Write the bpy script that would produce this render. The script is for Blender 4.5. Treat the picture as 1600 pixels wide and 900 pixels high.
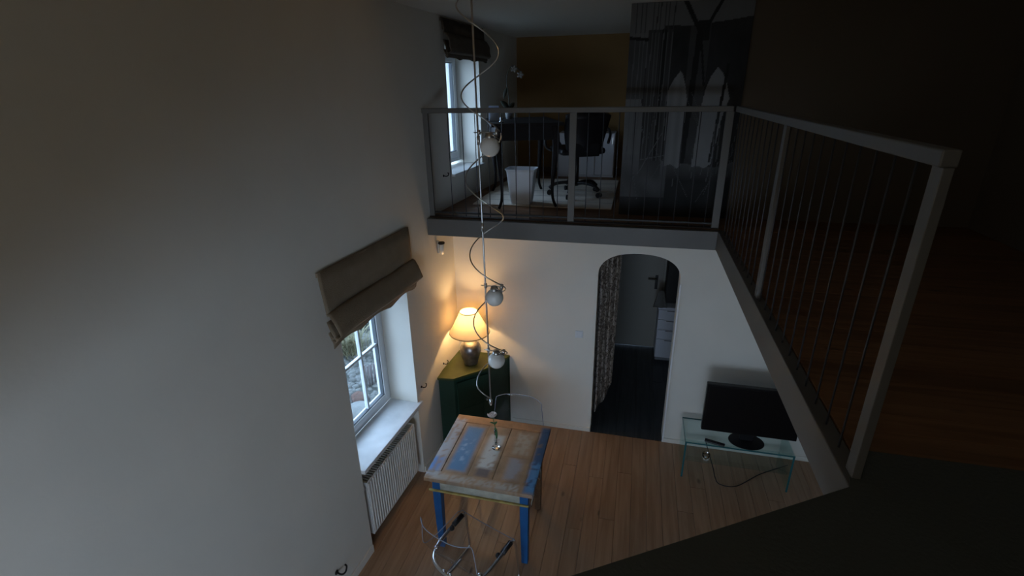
import bpy, bmesh, math, random
from mathutils import Vector, Matrix, noise
random.seed(7)
S = bpy.context.scene
COL = S.collection
for o in list(bpy.data.objects): bpy.data.objects.remove(o)
R = math.radians
PI = math.pi

# ------------------------------------------------------------------ camera, world, light, exposure
cam_d = bpy.data.cameras.new('camera'); cam = bpy.data.objects.new('camera', cam_d); COL.objects.link(cam)
F, P, YW, RL, A = 784.03, R(21.666), R(-14.054), R(-.9576), R(3.7326)
def cam_matrix():
    B = Matrix(((1,0,0),(0,0,-1),(0,1,0)))
    cy, sy = math.cos(YW), math.sin(YW); Ry = Matrix(((cy,0,-sy),(0,1,0),(sy,0,cy)))
    cp, sp = math.cos(P), math.sin(P); Rp = Matrix(((1,0,0),(0,cp,-sp),(0,sp,cp)))
    cr, sr = math.cos(RL), math.sin(RL); Rr = Matrix(((cr,-sr,0),(sr,cr,0),(0,0,1)))
    return Rr @ Rp @ Ry @ B
M = cam_matrix()
r3 = Matrix((M[0], -Vector(M[1]), -Vector(M[2]))).transposed()
cam.matrix_world = Matrix.Translation((0,0,3.6)) @ r3.to_4x4()
cam_d.sensor_width = 36; cam_d.lens = F/1600*36; cam_d.clip_start = .02
S.camera = cam
S.view_settings.view_transform = 'Standard'; S.view_settings.look = 'None'
S.view_settings.exposure = 0.0; S.view_settings.gamma = 1; S.view_settings.use_curve_mapping = False

SKY = (0.50, 0.71, 1.0); SKY_K = 6.6
w = bpy.data.worlds.new('overcast_sky'); S.world = w; w.use_nodes = True
wn = w.node_tree.nodes; wl = w.node_tree.links
bg = wn['Background']; bg.inputs[0].default_value = (*SKY, 1); bg.inputs[1].default_value = SKY_K

WXO = -2.11028784                       # left wall: local x into the room, local y along the wall
LWM = Matrix.Translation((WXO,0,0)) @ Matrix.Rotation(-A, 4, 'Z')
def portal(name, mat, sx, sy):
    l = bpy.data.lights.new(name, 'AREA'); l.shape = 'RECTANGLE'; l.size = sx; l.size_y = sy
    l.cycles.is_portal = True
    o = bpy.data.objects.new(name, l); COL.objects.link(o); o.matrix_world = mat
def area(name, mat, sx, sy, power, col):
    l = bpy.data.lights.new(name, 'AREA'); l.shape = 'RECTANGLE'; l.size = sx; l.size_y = sy
    l.energy = power; l.color = col
    o = bpy.data.objects.new(name, l); COL.objects.link(o); o.matrix_world = mat
# area light local -Z is the emitting direction
def face(direction, loc):
    q = Vector(direction).to_track_quat('-Z', 'Y')
    return Matrix.Translation(loc) @ q.to_matrix().to_4x4()
nrm = (math.cos(A), -math.sin(A), 0)
portal('portal_lower', face(nrm, LWM @ Vector((-.40, 3.22, 1.48))), .98, 1.3)
portal('portal_near', face(nrm, LWM @ Vector((-.40, .11, 1.42))), .98, 1.3)
portal('portal_upper', face(nrm, LWM @ Vector((-.40, 5.24, 3.40))), .92, 1.2)
# added fill lights in front of the unseen wall behind the camera
area('fill_rear_low', face((0.0,1,0), (-.3,-1.9,1.35)), 2.2, 1.3, 19, (.82,.90,1.0))
area('fill_rear_high', face((0,1,-.02), (-1.0,-1.9,3.76)), 1.4, .8, 7.5, (1.0,.95,.84))

# ------------------------------------------------------------------ helpers
MATS = {}
def nt(name):
    m = bpy.data.materials.new(name); m.use_nodes = True
    t = m.node_tree; b = t.nodes['Principled BSDF']; return m, t, b
def N(t, typ, **kw):
    n = t.nodes.new(typ)
    for k, v in kw.items(): setattr(n, k, v)
    return n
def mat(name, col, rough=.5, metal=0, trans=0, ior=1.45, bump=0, bscale=40, var=0, vscale=6, spec=None, stretch=None, rand=0, emis=None, coat=0):
    """principled with noise colour variation and fine relief"""
    if name in MATS: return MATS[name]
    m, t, b = nt(name); L = t.links
    b.inputs['Base Color'].default_value = (*col, 1); b.inputs['Roughness'].default_value = rough
    b.inputs['Metallic'].default_value = metal; b.inputs['Transmission Weight'].default_value = trans
    b.inputs['IOR'].default_value = ior
    if coat: b.inputs['Coat Weight'].default_value = coat
    if spec is not None: b.inputs['Specular IOR Level'].default_value = spec
    if emis: b.inputs['Emission Color'].default_value = (*emis[:3],1); b.inputs['Emission Strength'].default_value = emis[3]
    if var or bump or rand:
        tc = N(t,'ShaderNodeTexCoord'); mp = N(t,'ShaderNodeMapping'); L.new(tc.outputs['Object'], mp.inputs[0])
        if stretch: mp.inputs['Scale'].default_value = stretch
    if var or rand:
        nz = N(t,'ShaderNodeTexNoise'); nz.inputs['Scale'].default_value = vscale; nz.inputs['Detail'].default_value = 5
        L.new(mp.outputs[0], nz.inputs['Vector'])
        mr = N(t,'ShaderNodeMapRange'); mr.inputs[1].default_value=.3; mr.inputs[2].default_value=.7; mr.inputs[3].default_value = 1-var; mr.inputs[4].default_value = 1+var
        L.new(nz.outputs['Fac'], mr.inputs[0])
        src = mr.outputs[0]
        if rand:
            oi = N(t,'ShaderNodeObjectInfo'); m2 = N(t,'ShaderNodeMapRange'); m2.inputs[3].default_value = 1-rand; m2.inputs[4].default_value = 1+rand
            L.new(oi.outputs['Random'], m2.inputs[0])
            mu = N(t,'ShaderNodeMath', operation='MULTIPLY'); L.new(src, mu.inputs[0]); L.new(m2.outputs[0], mu.inputs[1]); src = mu.outputs[0]
        vm = N(t,'ShaderNodeVectorMath', operation='SCALE'); vm.inputs[0].default_value = col; L.new(src, vm.inputs['Scale'])
        L.new(vm.outputs[0], b.inputs['Base Color'])
    if bump:
        n2 = N(t,'ShaderNodeTexNoise'); n2.inputs['Scale'].default_value = bscale; n2.inputs['Detail'].default_value = 4
        L.new(mp.outputs[0], n2.inputs['Vector'])
        bp = N(t,'ShaderNodeBump'); bp.inputs['Strength'].default_value = bump; bp.inputs['Distance'].default_value = .01
        L.new(n2.outputs['Fac'], bp.inputs['Height']); L.new(bp.outputs[0], b.inputs['Normal'])
    MATS[name] = m; return m
def wood(name, c1, c2, rough=.5, knots=True, along='Y', rand=.18, spec=.35, gscale=1.0):
    m, t, b = nt(name); L = t.links
    tc = N(t,'ShaderNodeTexCoord'); oi = N(t,'ShaderNodeObjectInfo')
    add = N(t,'ShaderNodeVectorMath', operation='ADD'); sc = N(t,'ShaderNodeVectorMath', operation='SCALE'); sc.inputs[0].default_value=(13,7,5)
    L.new(oi.outputs['Random'], sc.inputs['Scale']); L.new(tc.outputs['Object'], add.inputs[0]); L.new(sc.outputs[0], add.inputs[1])
    mp = N(t,'ShaderNodeMapping'); mp.inputs['Scale'].default_value = {'Y':(14*gscale,.9*gscale,14),'X':(.9*gscale,14*gscale,14)}[along]
    L.new(add.outputs[0], mp.inputs[0])
    nz = N(t,'ShaderNodeTexNoise'); nz.inputs['Scale'].default_value=1.6; nz.inputs['Detail'].default_value=6; nz.inputs['Distortion'].default_value=.6
    L.new(mp.outputs[0], nz.inputs['Vector'])
    cr = N(t,'ShaderNodeValToRGB'); cr.color_ramp.elements[0].position=.32; cr.color_ramp.elements[1].position=.68
    cr.color_ramp.elements[0].color=(*c1,1); cr.color_ramp.elements[1].color=(*c2,1); L.new(nz.outputs['Fac'], cr.inputs[0])
    src = cr.outputs[0]
    if knots:
        vo = N(t,'ShaderNodeTexVoronoi'); vo.inputs['Scale'].default_value=2.6
        m3 = N(t,'ShaderNodeMapping'); m3.inputs['Scale'].default_value = {'Y':(1.6,.75,1),'X':(.75,1.6,1)}[along]
        L.new(add.outputs[0], m3.inputs[0]); L.new(m3.outputs[0], vo.inputs['Vector'])
        k = N(t,'ShaderNodeMapRange'); k.inputs[1].default_value=.035; k.inputs[2].default_value=.10; k.inputs[3].default_value=.35; k.inputs[4].default_value=1
        L.new(vo.outputs['Distance'], k.inputs[0])
        vm = N(t,'ShaderNodeVectorMath', operation='SCALE'); L.new(src, vm.inputs[0]); L.new(k.outputs[0], vm.inputs['Scale']); src = vm.outputs[0]
    m2 = N(t,'ShaderNodeMapRange'); m2.inputs[3].default_value=1-rand; m2.inputs[4].default_value=1+rand; L.new(oi.outputs['Random'], m2.inputs[0])
    v2 = N(t,'ShaderNodeVectorMath', operation='SCALE'); L.new(src, v2.inputs[0]); L.new(m2.outputs[0], v2.inputs['Scale'])
    L.new(v2.outputs[0], b.inputs['Base Color']); b.inputs['Roughness'].default_value = rough; b.inputs['Specular IOR Level'].default_value = spec
    bp = N(t,'ShaderNodeBump'); bp.inputs['Strength'].default_value=.15; bp.inputs['Distance'].default_value=.004
    L.new(nz.outputs['Fac'], bp.inputs['Height']); L.new(bp.outputs[0], b.inputs['Normal'])
    MATS[name] = m; return m
def painted(name, rough=.7, bump=.2, bscale=60):
    """colour from the flat print / paint colour attribute of the mesh"""
    m, t, b = nt(name); L = t.links
    at = N(t,'ShaderNodeVertexColor', layer_name='paint'); L.new(at.outputs[0], b.inputs['Base Color'])
    b.inputs['Roughness'].default_value = rough; b.inputs['Specular IOR Level'].default_value=.3
    tc = N(t,'ShaderNodeTexCoord'); n2 = N(t,'ShaderNodeTexNoise'); n2.inputs['Scale'].default_value=bscale; L.new(tc.outputs['Object'], n2.inputs['Vector'])
    bp = N(t,'ShaderNodeBump'); bp.inputs['Strength'].default_value=bump; bp.inputs['Distance'].default_value=.004
    L.new(n2.outputs['Fac'], bp.inputs['Height']); L.new(bp.outputs[0], b.inputs['Normal'])
    MATS[name]=m; return m
def facing_fac(t):
    # reflectance of a thin sheet, from the viewing angle to its surface
    lwt = N(t,'ShaderNodeLayerWeight'); lwt.inputs[0].default_value=.5
    pw_ = N(t,'ShaderNodeMath', operation='POWER'); pw_.inputs[1].default_value=4.5; t.links.new(lwt.outputs['Facing'], pw_.inputs[0])
    ma = N(t,'ShaderNodeMath', operation='MULTIPLY_ADD'); ma.inputs[1].default_value=.6; ma.inputs[2].default_value=.035; t.links.new(pw_.outputs[0], ma.inputs[0])
    return ma.outputs[0]
def pane_mat(name, tint, k=.06):
    m, t, b = nt(name); L = t.links
    tr = N(t,'ShaderNodeBsdfTransparent'); tr.inputs[0].default_value=(*tint,1)
    gl = N(t,'ShaderNodeBsdfGlossy'); gl.inputs['Roughness'].default_value=.02
    fr = facing_fac(t)
    mx = N(t,'ShaderNodeMixShader'); L.new(fr, mx.inputs[0]); L.new(tr.outputs[0], mx.inputs[1]); L.new(gl.outputs[0], mx.inputs[2])
    L.new(mx.outputs[0], t.nodes['Material Output'].inputs[0]); MATS[name]=m; return m

def box(bm, x0,x1,y0,y1,z0,z1, mx=None):
    vs = [bm.verts.new((x,y,z)) for z in (z0,z1) for y in (y0,y1) for x in (x0,x1)]
    if mx is not None:
        for v in vs: v.co = mx @ v.co
    for f in ((0,2,3,1),(4,5,7,6),(0,1,5,4),(2,6,7,3),(0,4,6,2),(1,3,7,5)): bm.faces.new([vs[i] for i in f])
    return vs
def prism(bm, pts, z0, z1):
    a = [bm.verts.new((p[0],p[1],z0)) for p in pts]; b = [bm.verts.new((p[0],p[1],z1)) for p in pts]
    n = len(pts); bm.faces.new(a[::-1]); bm.faces.new(b)
    for i in range(n): bm.faces.new((a[i],a[(i+1)%n],b[(i+1)%n],b[i]))
def lathe(bm, prof, c=(0,0,0), seg=28, cap=True):
    rings = []
    for r, z in prof:
        rings.append([bm.verts.new((c[0]+r*math.cos(2*PI*i/seg), c[1]+r*math.sin(2*PI*i/seg), c[2]+z)) for i in range(seg)])
    for a, b in zip(rings, rings[1:]):
        for i in range(seg): bm.faces.new((a[i],a[(i+1)%seg],b[(i+1)%seg],b[i]))
    if cap:
        if prof[0][0] > 1e-4: bm.faces.new(rings[0][::-1])
        if prof[-1][0] > 1e-4: bm.faces.new(rings[-1])
def tube(bm, pts, r, seg=10, radii=None, flat=None):
    pts = [Vector(p) for p in pts]; rings = []; up = None
    for i, p in enumerate(pts):
        d = (pts[min(i+1,len(pts)-1)] - pts[max(i-1,0)]).normalized()
        if up is None:
            up = Vector((0,0,1)) if abs(d.z) < .9 else Vector((0,1,0))
        s = d.cross(up).normalized(); up = s.cross(d).normalized()
        rr = radii[i] if radii else r
        rings.append([bm.verts.new(p + (s*math.cos(2*PI*k/seg) + up*math.sin(2*PI*k/seg)*(flat or 1))*rr) for k in range(seg)])
    for a, b in zip(rings, rings[1:]):
        for k in range(seg): bm.faces.new((a[k],a[(k+1)%seg],b[(k+1)%seg],b[k]))
    bm.faces.new(rings[0][::-1]); bm.faces.new(rings[-1])
def ball(bm, c, r, seg=20, sz=1.0):
    mtx = Matrix.Translation(c) @ Matrix.Diagonal((1,1,sz,1))
    bmesh.ops.create_uvsphere(bm, u_segments=seg, v_segments=max(6,seg*2//3), radius=r, matrix=mtx)
def smooth_path(pts, n=6):
    pts = [Vector(p) for p in pts]; out = []
    for i in range(len(pts)-1):
        p0 = pts[max(i-1,0)]; p1 = pts[i]; p2 = pts[i+1]; p3 = pts[min(i+2,len(pts)-1)]
        for k in range(n):
            t = k/n
            out.append(.5*((2*p1)+(-p0+p2)*t+(2*p0-5*p1+4*p2-p3)*t*t+(-p0+3*p1-3*p2+p3)*t**3))
    out.append(pts[-1]); return out
def obj(name, bm, m, parent=None, bevel=0, smooth=False, solid=0, sub=0, mw=None, loc=None):
    me = bpy.data.meshes.new(name); bmesh.ops.recalc_face_normals(bm, faces=bm.faces); bm.to_mesh(me); bm.free()
    o = bpy.data.objects.new(name, me); COL.objects.link(o)
    if m: me.materials.append(m)
    if smooth:
        for p in me.polygons: p.use_smooth = True
    if parent: o.parent = parent
    if mw is not None: o.matrix_world = mw
    if loc: o.location = loc
    if sub: s = o.modifiers.new('s','SUBSURF'); s.levels = s.render_levels = sub
    if solid: s = o.modifiers.new('t','SOLIDIFY'); s.thickness = solid; s.offset = 0
    if bevel:
        b = o.modifiers.new('b','BEVEL'); b.width = bevel; b.segments = 2; b.limit_method = 'ANGLE'
    return o
def B(): return bmesh.new()
def bx(name, dims, m, parent=None, bevel=.003, **k):
    bm = B(); box(bm, *dims); return obj(name, bm, m, parent, bevel, **k)
def tag(o, label=None, cat=None, group=None, kind=None):
    if label: o['label'] = label
    if cat: o['category'] = cat
    if group: o['group'] = group
    if kind: o['kind'] = kind
    return o
def thing(name, label, cat, loc=(0,0,0), rz=0, group=None, mw=None):
    o = bpy.data.objects.new(name, None); COL.objects.link(o); o.empty_display_size = .1
    if mw is not None: o.matrix_world = mw
    else: o.location = loc; o.rotation_euler = (0,0,rz)
    return tag(o, label, cat, group)
def copy_tree(o, parent=None):
    c = o.copy(); COL.objects.link(c); c.parent = parent
    for ch in list(o.children): copy_tree(ch, c)
    return c
def struct(name, bm, m, bevel=0, mw=None, parent=None, **k):
    o = obj(name, bm, m, parent, bevel, mw=mw, **k)
    if not parent: o['kind'] = 'structure'
    return o
def lw(x, y, z): return LWM @ Matrix.Translation((x,y,z))

# ------------------------------------------------------------------ materials
plaster = mat('white_plaster', (.74,.71,.64), .9, bump=.25, bscale=9, var=.03, vscale=2)
ceilm = mat('ceiling_paint', (.68,.64,.56), .95, bump=.1, bscale=12)
ochre = mat('ochre_paint', (.19,.108,.036), .85, bump=.15, bscale=10, var=.06, vscale=3)
brownwall = mat('brown_paint', (.10,.075,.05), .9, bump=.15, bscale=10)
pine = wood('pine_plank', (.29,.17,.10), (.41,.26,.165), .42, rand=.06)
darkpine = wood('gallery_plank', (.15,.07,.03), (.24,.12,.055), .5, along='X')
kitchenf = wood('kitchen_board', (.035,.039,.044), (.065,.072,.08), .38, knots=False, rand=.3)
gap = mat('floor_gap', (.03,.02,.012), .9)
steel = mat('grey_beam_metal', (.115,.108,.098), .5, 0, var=.08, vscale=3)
railm = mat('rail_steel', (.12,.112,.10), .55, .1)
rodm = mat('rod_dark', (.06,.06,.065), .5, .5)
chrome = mat('chrome', (.75,.76,.78), .12, 1)
chromed = mat('satin_metal', (.55,.54,.52), .3, 1)
blk = mat('black_plastic', (.012,.012,.014), .4)
blkw = mat('black_lacquer_wood', (.011,.008,.008), .7, spec=.25)
white = mat('window_white', (.72,.74,.76), .4)
whitem = mat('radiator_white', (.74,.73,.70), .4)
marble = mat('sill_stone', (.70,.70,.70), .3, var=.10, vscale=7, bump=.02)
glass = pane_mat('window_pane', (.97,.985,.99))
acryl = mat('clear_acrylic', (.93,.95,.98), .02, 0, 1.0, 1.45)
linen = mat('linen_taupe', (.26,.20,.135), .95, bump=.5, bscale=220, var=.08, vscale=10)
linend = mat('linen_dark', (.12,.095,.07), .95, bump=.5, bscale=220, var=.15, vscale=14)
opal = mat('opal_glass', (.78,.77,.72), .25, coat=.3)
green = mat('dark_green_paint', (.012,.045,.028), .45, bump=.1, var=.15, vscale=9)
olive = mat('green_top_paint', (.055,.07,.016), .5, bump=.1, var=.2, vscale=8)
creamrug = mat('cream_rug', (.70,.62,.53), .95, bump=.6, bscale=120, var=.08, vscale=5)
dark_slot = mat('dark_wood_trim', (.03,.018,.012), .6)

# ------------------------------------------------------------------ structure: left wall with two windows and the radiator niche
def wall_left():
    bm = B(); T = -.42
    ys = [-2.6, 2.75, 3.705, 4.80, 5.66, 7.5]; 
    def col(y0, y1, zs):
        for z0, z1, x0 in zs: box(bm, T, 0, y0, y1, z0, z1) if x0 is None else box(bm, T, x0, y0, y1, z0, z1)
    col(-2.6, -.36, [(-.05,4.6,None)])
    col(-.36, .58, [(-.05,.80,None),(2.05,4.6,None)])
    col(.58, 2.75, [(-.05,4.6,None)])
    col(2.75, 3.705, [(-.05,.80,-.16),(2.12,4.6,None)])
    col(3.705, 4.80, [(-.05,4.6,None)])
    col(4.80, 5.66, [(-.05,2.79,None),(3.98,4.6,None)])
    col(5.66, 7.5, [(-.05,4.6,None)])
    return struct('wall_left', bm, plaster, mw=LWM)
wall_left()
bm = B(); box(bm, .001,.018,-2.5,2.74,.0,.075); struct('baseboard_left', bm, plaster, .004, mw=LWM)
bm = B(); box(bm, .001,.018,3.71,4.09,.0,.075); struct('baseboard_left', bm, plaster, .004, mw=LWM)

# back wall with the arch
def wall_back():
    bm = B(); x0, x1, zs, zt = -.302, .475, 1.86, 2.115; y0, y1 = 4.72, 4.90
    cx, hw = (x0+x1)/2, (x1-x0)/2; n = 28
    arch = []
    for i in range(n+1):
        a = PI - PI*i/n; c, s = math.cos(a), math.sin(a)
        arch.append((cx + hw*math.copysign(abs(c)**.86, c), zs + (zt-zs)*abs(s)**.80))
    TOP = 2.38
    def quadstrip(pts):   # pts (x,z) polygon extruded over y
        a = [bm.verts.new((p[0],y0,p[1])) for p in pts]; b = [bm.verts.new((p[0],y1,p[1])) for p in pts]
        bm.faces.new(a); bm.faces.new(b[::-1])
        for i in range(len(pts)): bm.faces.new((a[i],a[(i+1)%len(pts)],b[(i+1)%len(pts)],b[i]))
    quadstrip([(-2.1,-.02),(x0,-.02),(x0,zs),(x0,TOP),(-2.1,TOP)])
    quadstrip([(x1,-.02),(3.0,-.02),(3.0,TOP),(x1,TOP),(x1,zs)])
    for i in range(n):
        quadstrip([arch[i],arch[i+1],(arch[i+1][0],TOP),(arch[i][0],TOP)])
    bmesh.ops.remove_doubles(bm, verts=bm.verts, dist=.0005)
    return struct('wall_back', bm, plaster)
wall_back()
bm = B(); box(bm,-1.20,-.305,4.705,4.719,0,.05); box(bm,.478,2.6,4.705,4.719,0,.05); struct('baseboard_back', bm, plaster, .003)
bm = B(); box(bm,.472,.488,4.706,4.7195,.0,1.84); struct('jamb_highlight_strip', bm, mat('jamb_highlight_white',(.85,.86,.88),.35), .003)  # added pale strip, stands for the light on the arch's right jamb
bm = B(); box(bm,2.6,2.8,-2.6,7.3,-.05,4.4); struct('wall_right', bm, brownwall)
# rear wall with its windows
bm = B()
box(bm,-2.6,-1.4,-2.4,-2.1,-.05,4.5); box(bm,.8,2.8,-2.4,-2.1,-.05,4.5); box(bm,-1.4,.8,-2.4,-2.1,-.05,.7); box(bm,-1.4,.8,-2.4,-2.1,2.0,4.5)
struct('wall_rear', bm, plaster)
bm = B(); box(bm,-1.4,.8,-2.3,-2.22,.7,.76); box(bm,-1.4,.8,-2.3,-2.22,1.94,2.0)
for x in (-1.4,-.69,.02,.74): box(bm,x,x+.06,-2.3,-2.22,.7,2.0)
struct('window_3', bm, white)

# upper far wall, ceiling with a soft cove, partition with the mural
bm = B(); box(bm,-2.2,2.7,7.05,7.2,2.40,4.5); struct('wall_far_upper', bm, ochre)
bm = B()
box(bm,-2.6,2.8,-2.4,7.2,4.215,4.4)
struct('ceiling', bm, ceilm)
bm = B(); box(bm,-.115,2.6,4.66,4.76,2.505,4.215); struct('wall_partition', bm, brownwall)

# floors -------------------------------------------------------------
bm = B(); box(bm,-2.5,2.7,-2.3,4.72,-.06,-.021); floor = struct('floor', bm, gap)
pw = .138; x = -2.04; k = 0
while x < 2.6:
    y = -2.1 - random.random()*1.4
    cuts = [-2.1]
    c = -2.1 + random.uniform(.6,3.2)
    while c < 4.3: cuts.append(c); c += random.uniform(2.2,3.6)
    cuts.append(4.715)
    for y0, y1 in zip(cuts, cuts[1:]):
        bm = B(); dz = random.uniform(-.0007,.0007)
        box(bm, 0, min(pw-.0025, 2.6-x), 0, y1-y0-.003, -.02, dz)
        o = obj('plank', bm, pine, floor, 0); o.location = (x, y0, 0)
    x += pw
bm = B(); box(bm,-1.3,1.7,4.72,7.1,-.06,-.021); kf = struct('floor_kitchen', bm, gap)
for i in range(14):
    bm = B(); box(bm, 0,.203,0,2.37 if i%2 else 1.2,-.02,random.uniform(-.0007,.0007)); o = obj('plank', bm, kitchenf, kf); o.location = (-1.25+i*.206,4.722,0)
    if not i%2:
        bm = B(); box(bm, 0,.203,0,1.16,-.02,0); o = obj('plank', bm, kitchenf, kf); o.location = (-1.25+i*.206,5.925,0)
# gallery slab, beam, wing
slabm = mat('gallery_underside', (.30,.29,.27), .9)
bm = B(); box(bm,-1.85,2.6,4.24,7.1,2.39,2.487); box(bm,.72,2.6,1.3,4.24,2.39,2.487)
prism(bm, [(-1.95,-2.1),(2.6,-2.1),(2.6,1.3),(.72,1.30),(.62,1.245),(-1.95,-.35)], 2.39, 2.487)
gfl = struct('floor_gallery', bm, slabm)
for i in range(24):
    y = 4.245 + i*.118
    for x0, x1 in ((-1.83, -1.83+1.1+(i*37%17)/17*1.4), (None, 2.6)):
        if x0 is None: x0 = prev
        prev = x1
        bm = B(); box(bm,0,x1-x0-.002,0,.1155,-.022,0); o = obj('plank', bm, darkpine, gfl); o.location=(x0,y,2.51)
for i in range(23):
    y = 1.52 + i*.118
    bm = B(); box(bm,0,1.86,0,.1155,-.022,0); o = obj('plank', bm, darkpine, gfl); o.location=(.73,y,2.51)
bm = B(); box(bm,-1.87,.665,4.18,4.24,2.352,2.508); struct('trim_1', bm, steel, .004)
bm = B(); box(bm,.665,.725,1.33,4.24,2.352,2.508); struct('trim_2', bm, steel, .004)
bm = B(); box(bm,-1.84,.67,4.242,4.30,2.509,2.522); struct('trim_3', bm, dark_slot, .002)
platm = mat('landing_covering', (.075,.08,.07), .9, bump=.3, bscale=80)
bm = B(); prism(bm, [(-1.95,-2.1),(2.59,-2.1),(2.59,1.52),(.73,1.52),(.665,1.335),(-.065,.88),(-1.95,-.297)], 2.487, 2.512)
struct('floor_landing', bm, platm)
bm = B(); 
e0, e1 = Vector((.665,1.335,0)), Vector((-1.95,-.297,0)); d = (e1-e0).normalized(); nn = Vector((d.y,-d.x,0))
q = [e0,e1,e1-nn*-.05,e0-nn*-.05]
prism(bm, [(p.x,p.y) for p in (e0,e1,e1+nn*.05,e0+nn*.05)] if nn.y < 0 else [(p.x,p.y) for p in (e0,e1,e1-nn*.05,e0-nn*.05)], 2.352, 2.487)
struct('trim_4', bm, steel)

# kitchen beyond the arch
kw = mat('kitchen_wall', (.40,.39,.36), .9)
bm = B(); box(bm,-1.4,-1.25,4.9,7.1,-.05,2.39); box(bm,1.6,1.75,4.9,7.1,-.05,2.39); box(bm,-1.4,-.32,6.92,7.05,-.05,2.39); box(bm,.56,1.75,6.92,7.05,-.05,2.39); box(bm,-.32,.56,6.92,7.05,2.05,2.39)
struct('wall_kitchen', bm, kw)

# ------------------------------------------------------------------ windows
def window(name, y0, y1, z0, z1, xo, rows, cols, mullion=False):
    """frame in the left wall's own axes; xo is the room-side face of the frame"""
    fr = B(); fw = .065
    for a in ((y0,y0+fw,z0,z1),(y1-fw,y1,z0,z1),(y0+fw,y1-fw,z0,z0+fw),(y0+fw,y1-fw,z1-fw,z1)): box(fr, xo-.07, xo, *a)
    root = struct(name, fr, white, .006, mw=LWM)
    s = B(); a0, a1, c0, c1 = y0+fw-.015, y1-fw+.015, z0+fw-.015, z1-fw+.015; sw = .06
    for a in ((a0,a0+sw,c0,c1),(a1-sw,a1,c0,c1),(a0+sw,a1-sw,c0,c0+sw),(a0+sw,a1-sw,c1-sw,c1)): box(s, xo-.055, xo+.016, *a)
    obj('sash', s, white, root, .006)
    gs = B(); grey = mat('rubber_seal', (.10,.11,.12), .6)
    b0,b1,d0,d1 = a0+sw,a1-sw,c0+sw,c1-sw
    for a in ((b0,b0+.008,d0,d1),(b1-.008,b1,d0,d1),(b0,b1,d0,d0+.008),(b0,b1,d1-.008,d1)): box(gs, xo-.03, xo+.005, *a)
    obj('seal', gs, grey, root)
    yy = [b0+(b1-b0)*i/cols for i in range(cols+1)]; zz = [d0+(d1-d0)*i/rows for i in range(rows+1)]
    if rows*cols > 1:
        mb = B()
        for y in yy[1:-1]: box(mb, xo-.035, xo-.002, y-.011, y+.011, d0, d1)
        for z in zz[1:-1]: box(mb, xo-.034, xo-.003, b0, b1, z-.011, z+.011)
        obj('glazing_bar', mb, white, root, .003)
    for i in range(cols):
        for j in range(rows):
            pb = B(); box(pb, xo-.022, xo-.018, yy[i], yy[i+1], zz[j], zz[j+1]); obj('pane', pb, glass, root)
    hb = B(); box(hb, xo+.016, xo+.035, a0+.02, a0+.04, (z0+z1)/2-.03, (z0+z1)/2+.03); box(hb, xo+.035, xo+.045, a0+.02, a0+.04, (z0+z1)/2-.11, (z0+z1)/2+.01)
    obj('handle', hb, white, root, .003)
    return root
w1 = window('window_1', 2.75, 3.705, .84, 2.12, -.285, 2, 3)
w4 = window('window_4', -.36, .58, .82, 2.05, -.285, 3, 2)
bm = B(); box(bm, -.29, .034, 2.752, 3.703, .80, .838); box(bm, .001, .034, 3.70, 3.755, .80, .838)
o = obj('window_sill', bm, marble, w1, .004)
w2 = window('window_2', 4.80, 5.66, 2.84, 3.98, -.27, 1, 1)
bm = B(); box(bm, -.27, .035, 4.80, 5.66, 2.79, 2.815); obj('window_sill', bm, marble, w2, .004)
for ww in (w1, w2):
    pass

# ------------------------------------------------------------------ roman blinds
def blind(name, label, mtl, y0, y1, ztop, zfold, zbot, out=.11):
    t = thing(name, label, 'blind', mw=lw(0, (y0+y1)/2, zbot)); L_ = (y1-y0)/2; Z = lambda z: z - zbot
    def sheet(prof, zig=0, skew=0):
        bm = B(); n = 36; rows = []
        for i in range(n+1):
            u = i/n; y = -L_ + 2*L_*u; row = []
            for k, (x, z) in enumerate(prof):
                s = k/(len(prof)-1)
                wv = .006*math.sin(u*9+k*.7)*s + .004*noise.noise(Vector((u*6,k*.5,zbot)))
                zz = z + (zig*(abs(math.sin(u*PI*3.0+.4))-.55)*s if zig else 0)
                row.append(bm.verts.new((x+wv, y, Z(zz))))
            rows.append(row)
        for a, b in zip(rows, rows[1:]):
            for k in range(len(prof)-1): bm.faces.new((a[k],a[k+1],b[k+1],b[k]))
        return bm
    obj('upper_panel', sheet([(.018,ztop),(.024,ztop-.1),(.028,zfold+.1),(.034,zfold-.02)]), mtl, t, smooth=True, solid=.005)
    obj('fold', sheet([(.034,zfold),(.055,zfold-.01),(.085,zfold-.06),(out,zfold-.12),(out+.012,zfold-.155),(out-.01,zfold-.175),(.05,zfold-.165)]), mtl, t, smooth=True, solid=.005)
    obj('inner_fold', sheet([(.03,zfold-.06),(.05,zfold-.12),(out-.03,zfold-.19),(out-.04,zfold-.205),(.04,zfold-.19)]), mtl, t, smooth=True, solid=.005)
    obj('hem', sheet([(.03,zfold-.14),(.045,zfold-.18),(.055,zfold-.21),(.05,zbot)], zig=.03), mtl, t, smooth=True, solid=.005)
    obj('head_rail', (lambda b: (box(b,.002,.02,-L_,L_,Z(ztop)-.03,Z(ztop)), b)[1])(B()), mtl, t, .003)
    return t
blind('roman_blind', 'taupe linen roman blind folded up over the lower window', linen, 2.61, 3.80, 2.53, 2.25, 2.0)
blind('roman_blind', 'dark brown gathered roman blind over the upper gallery window', linend, 4.71, 5.78, 4.20, 4.08, 3.89, .09)

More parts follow.
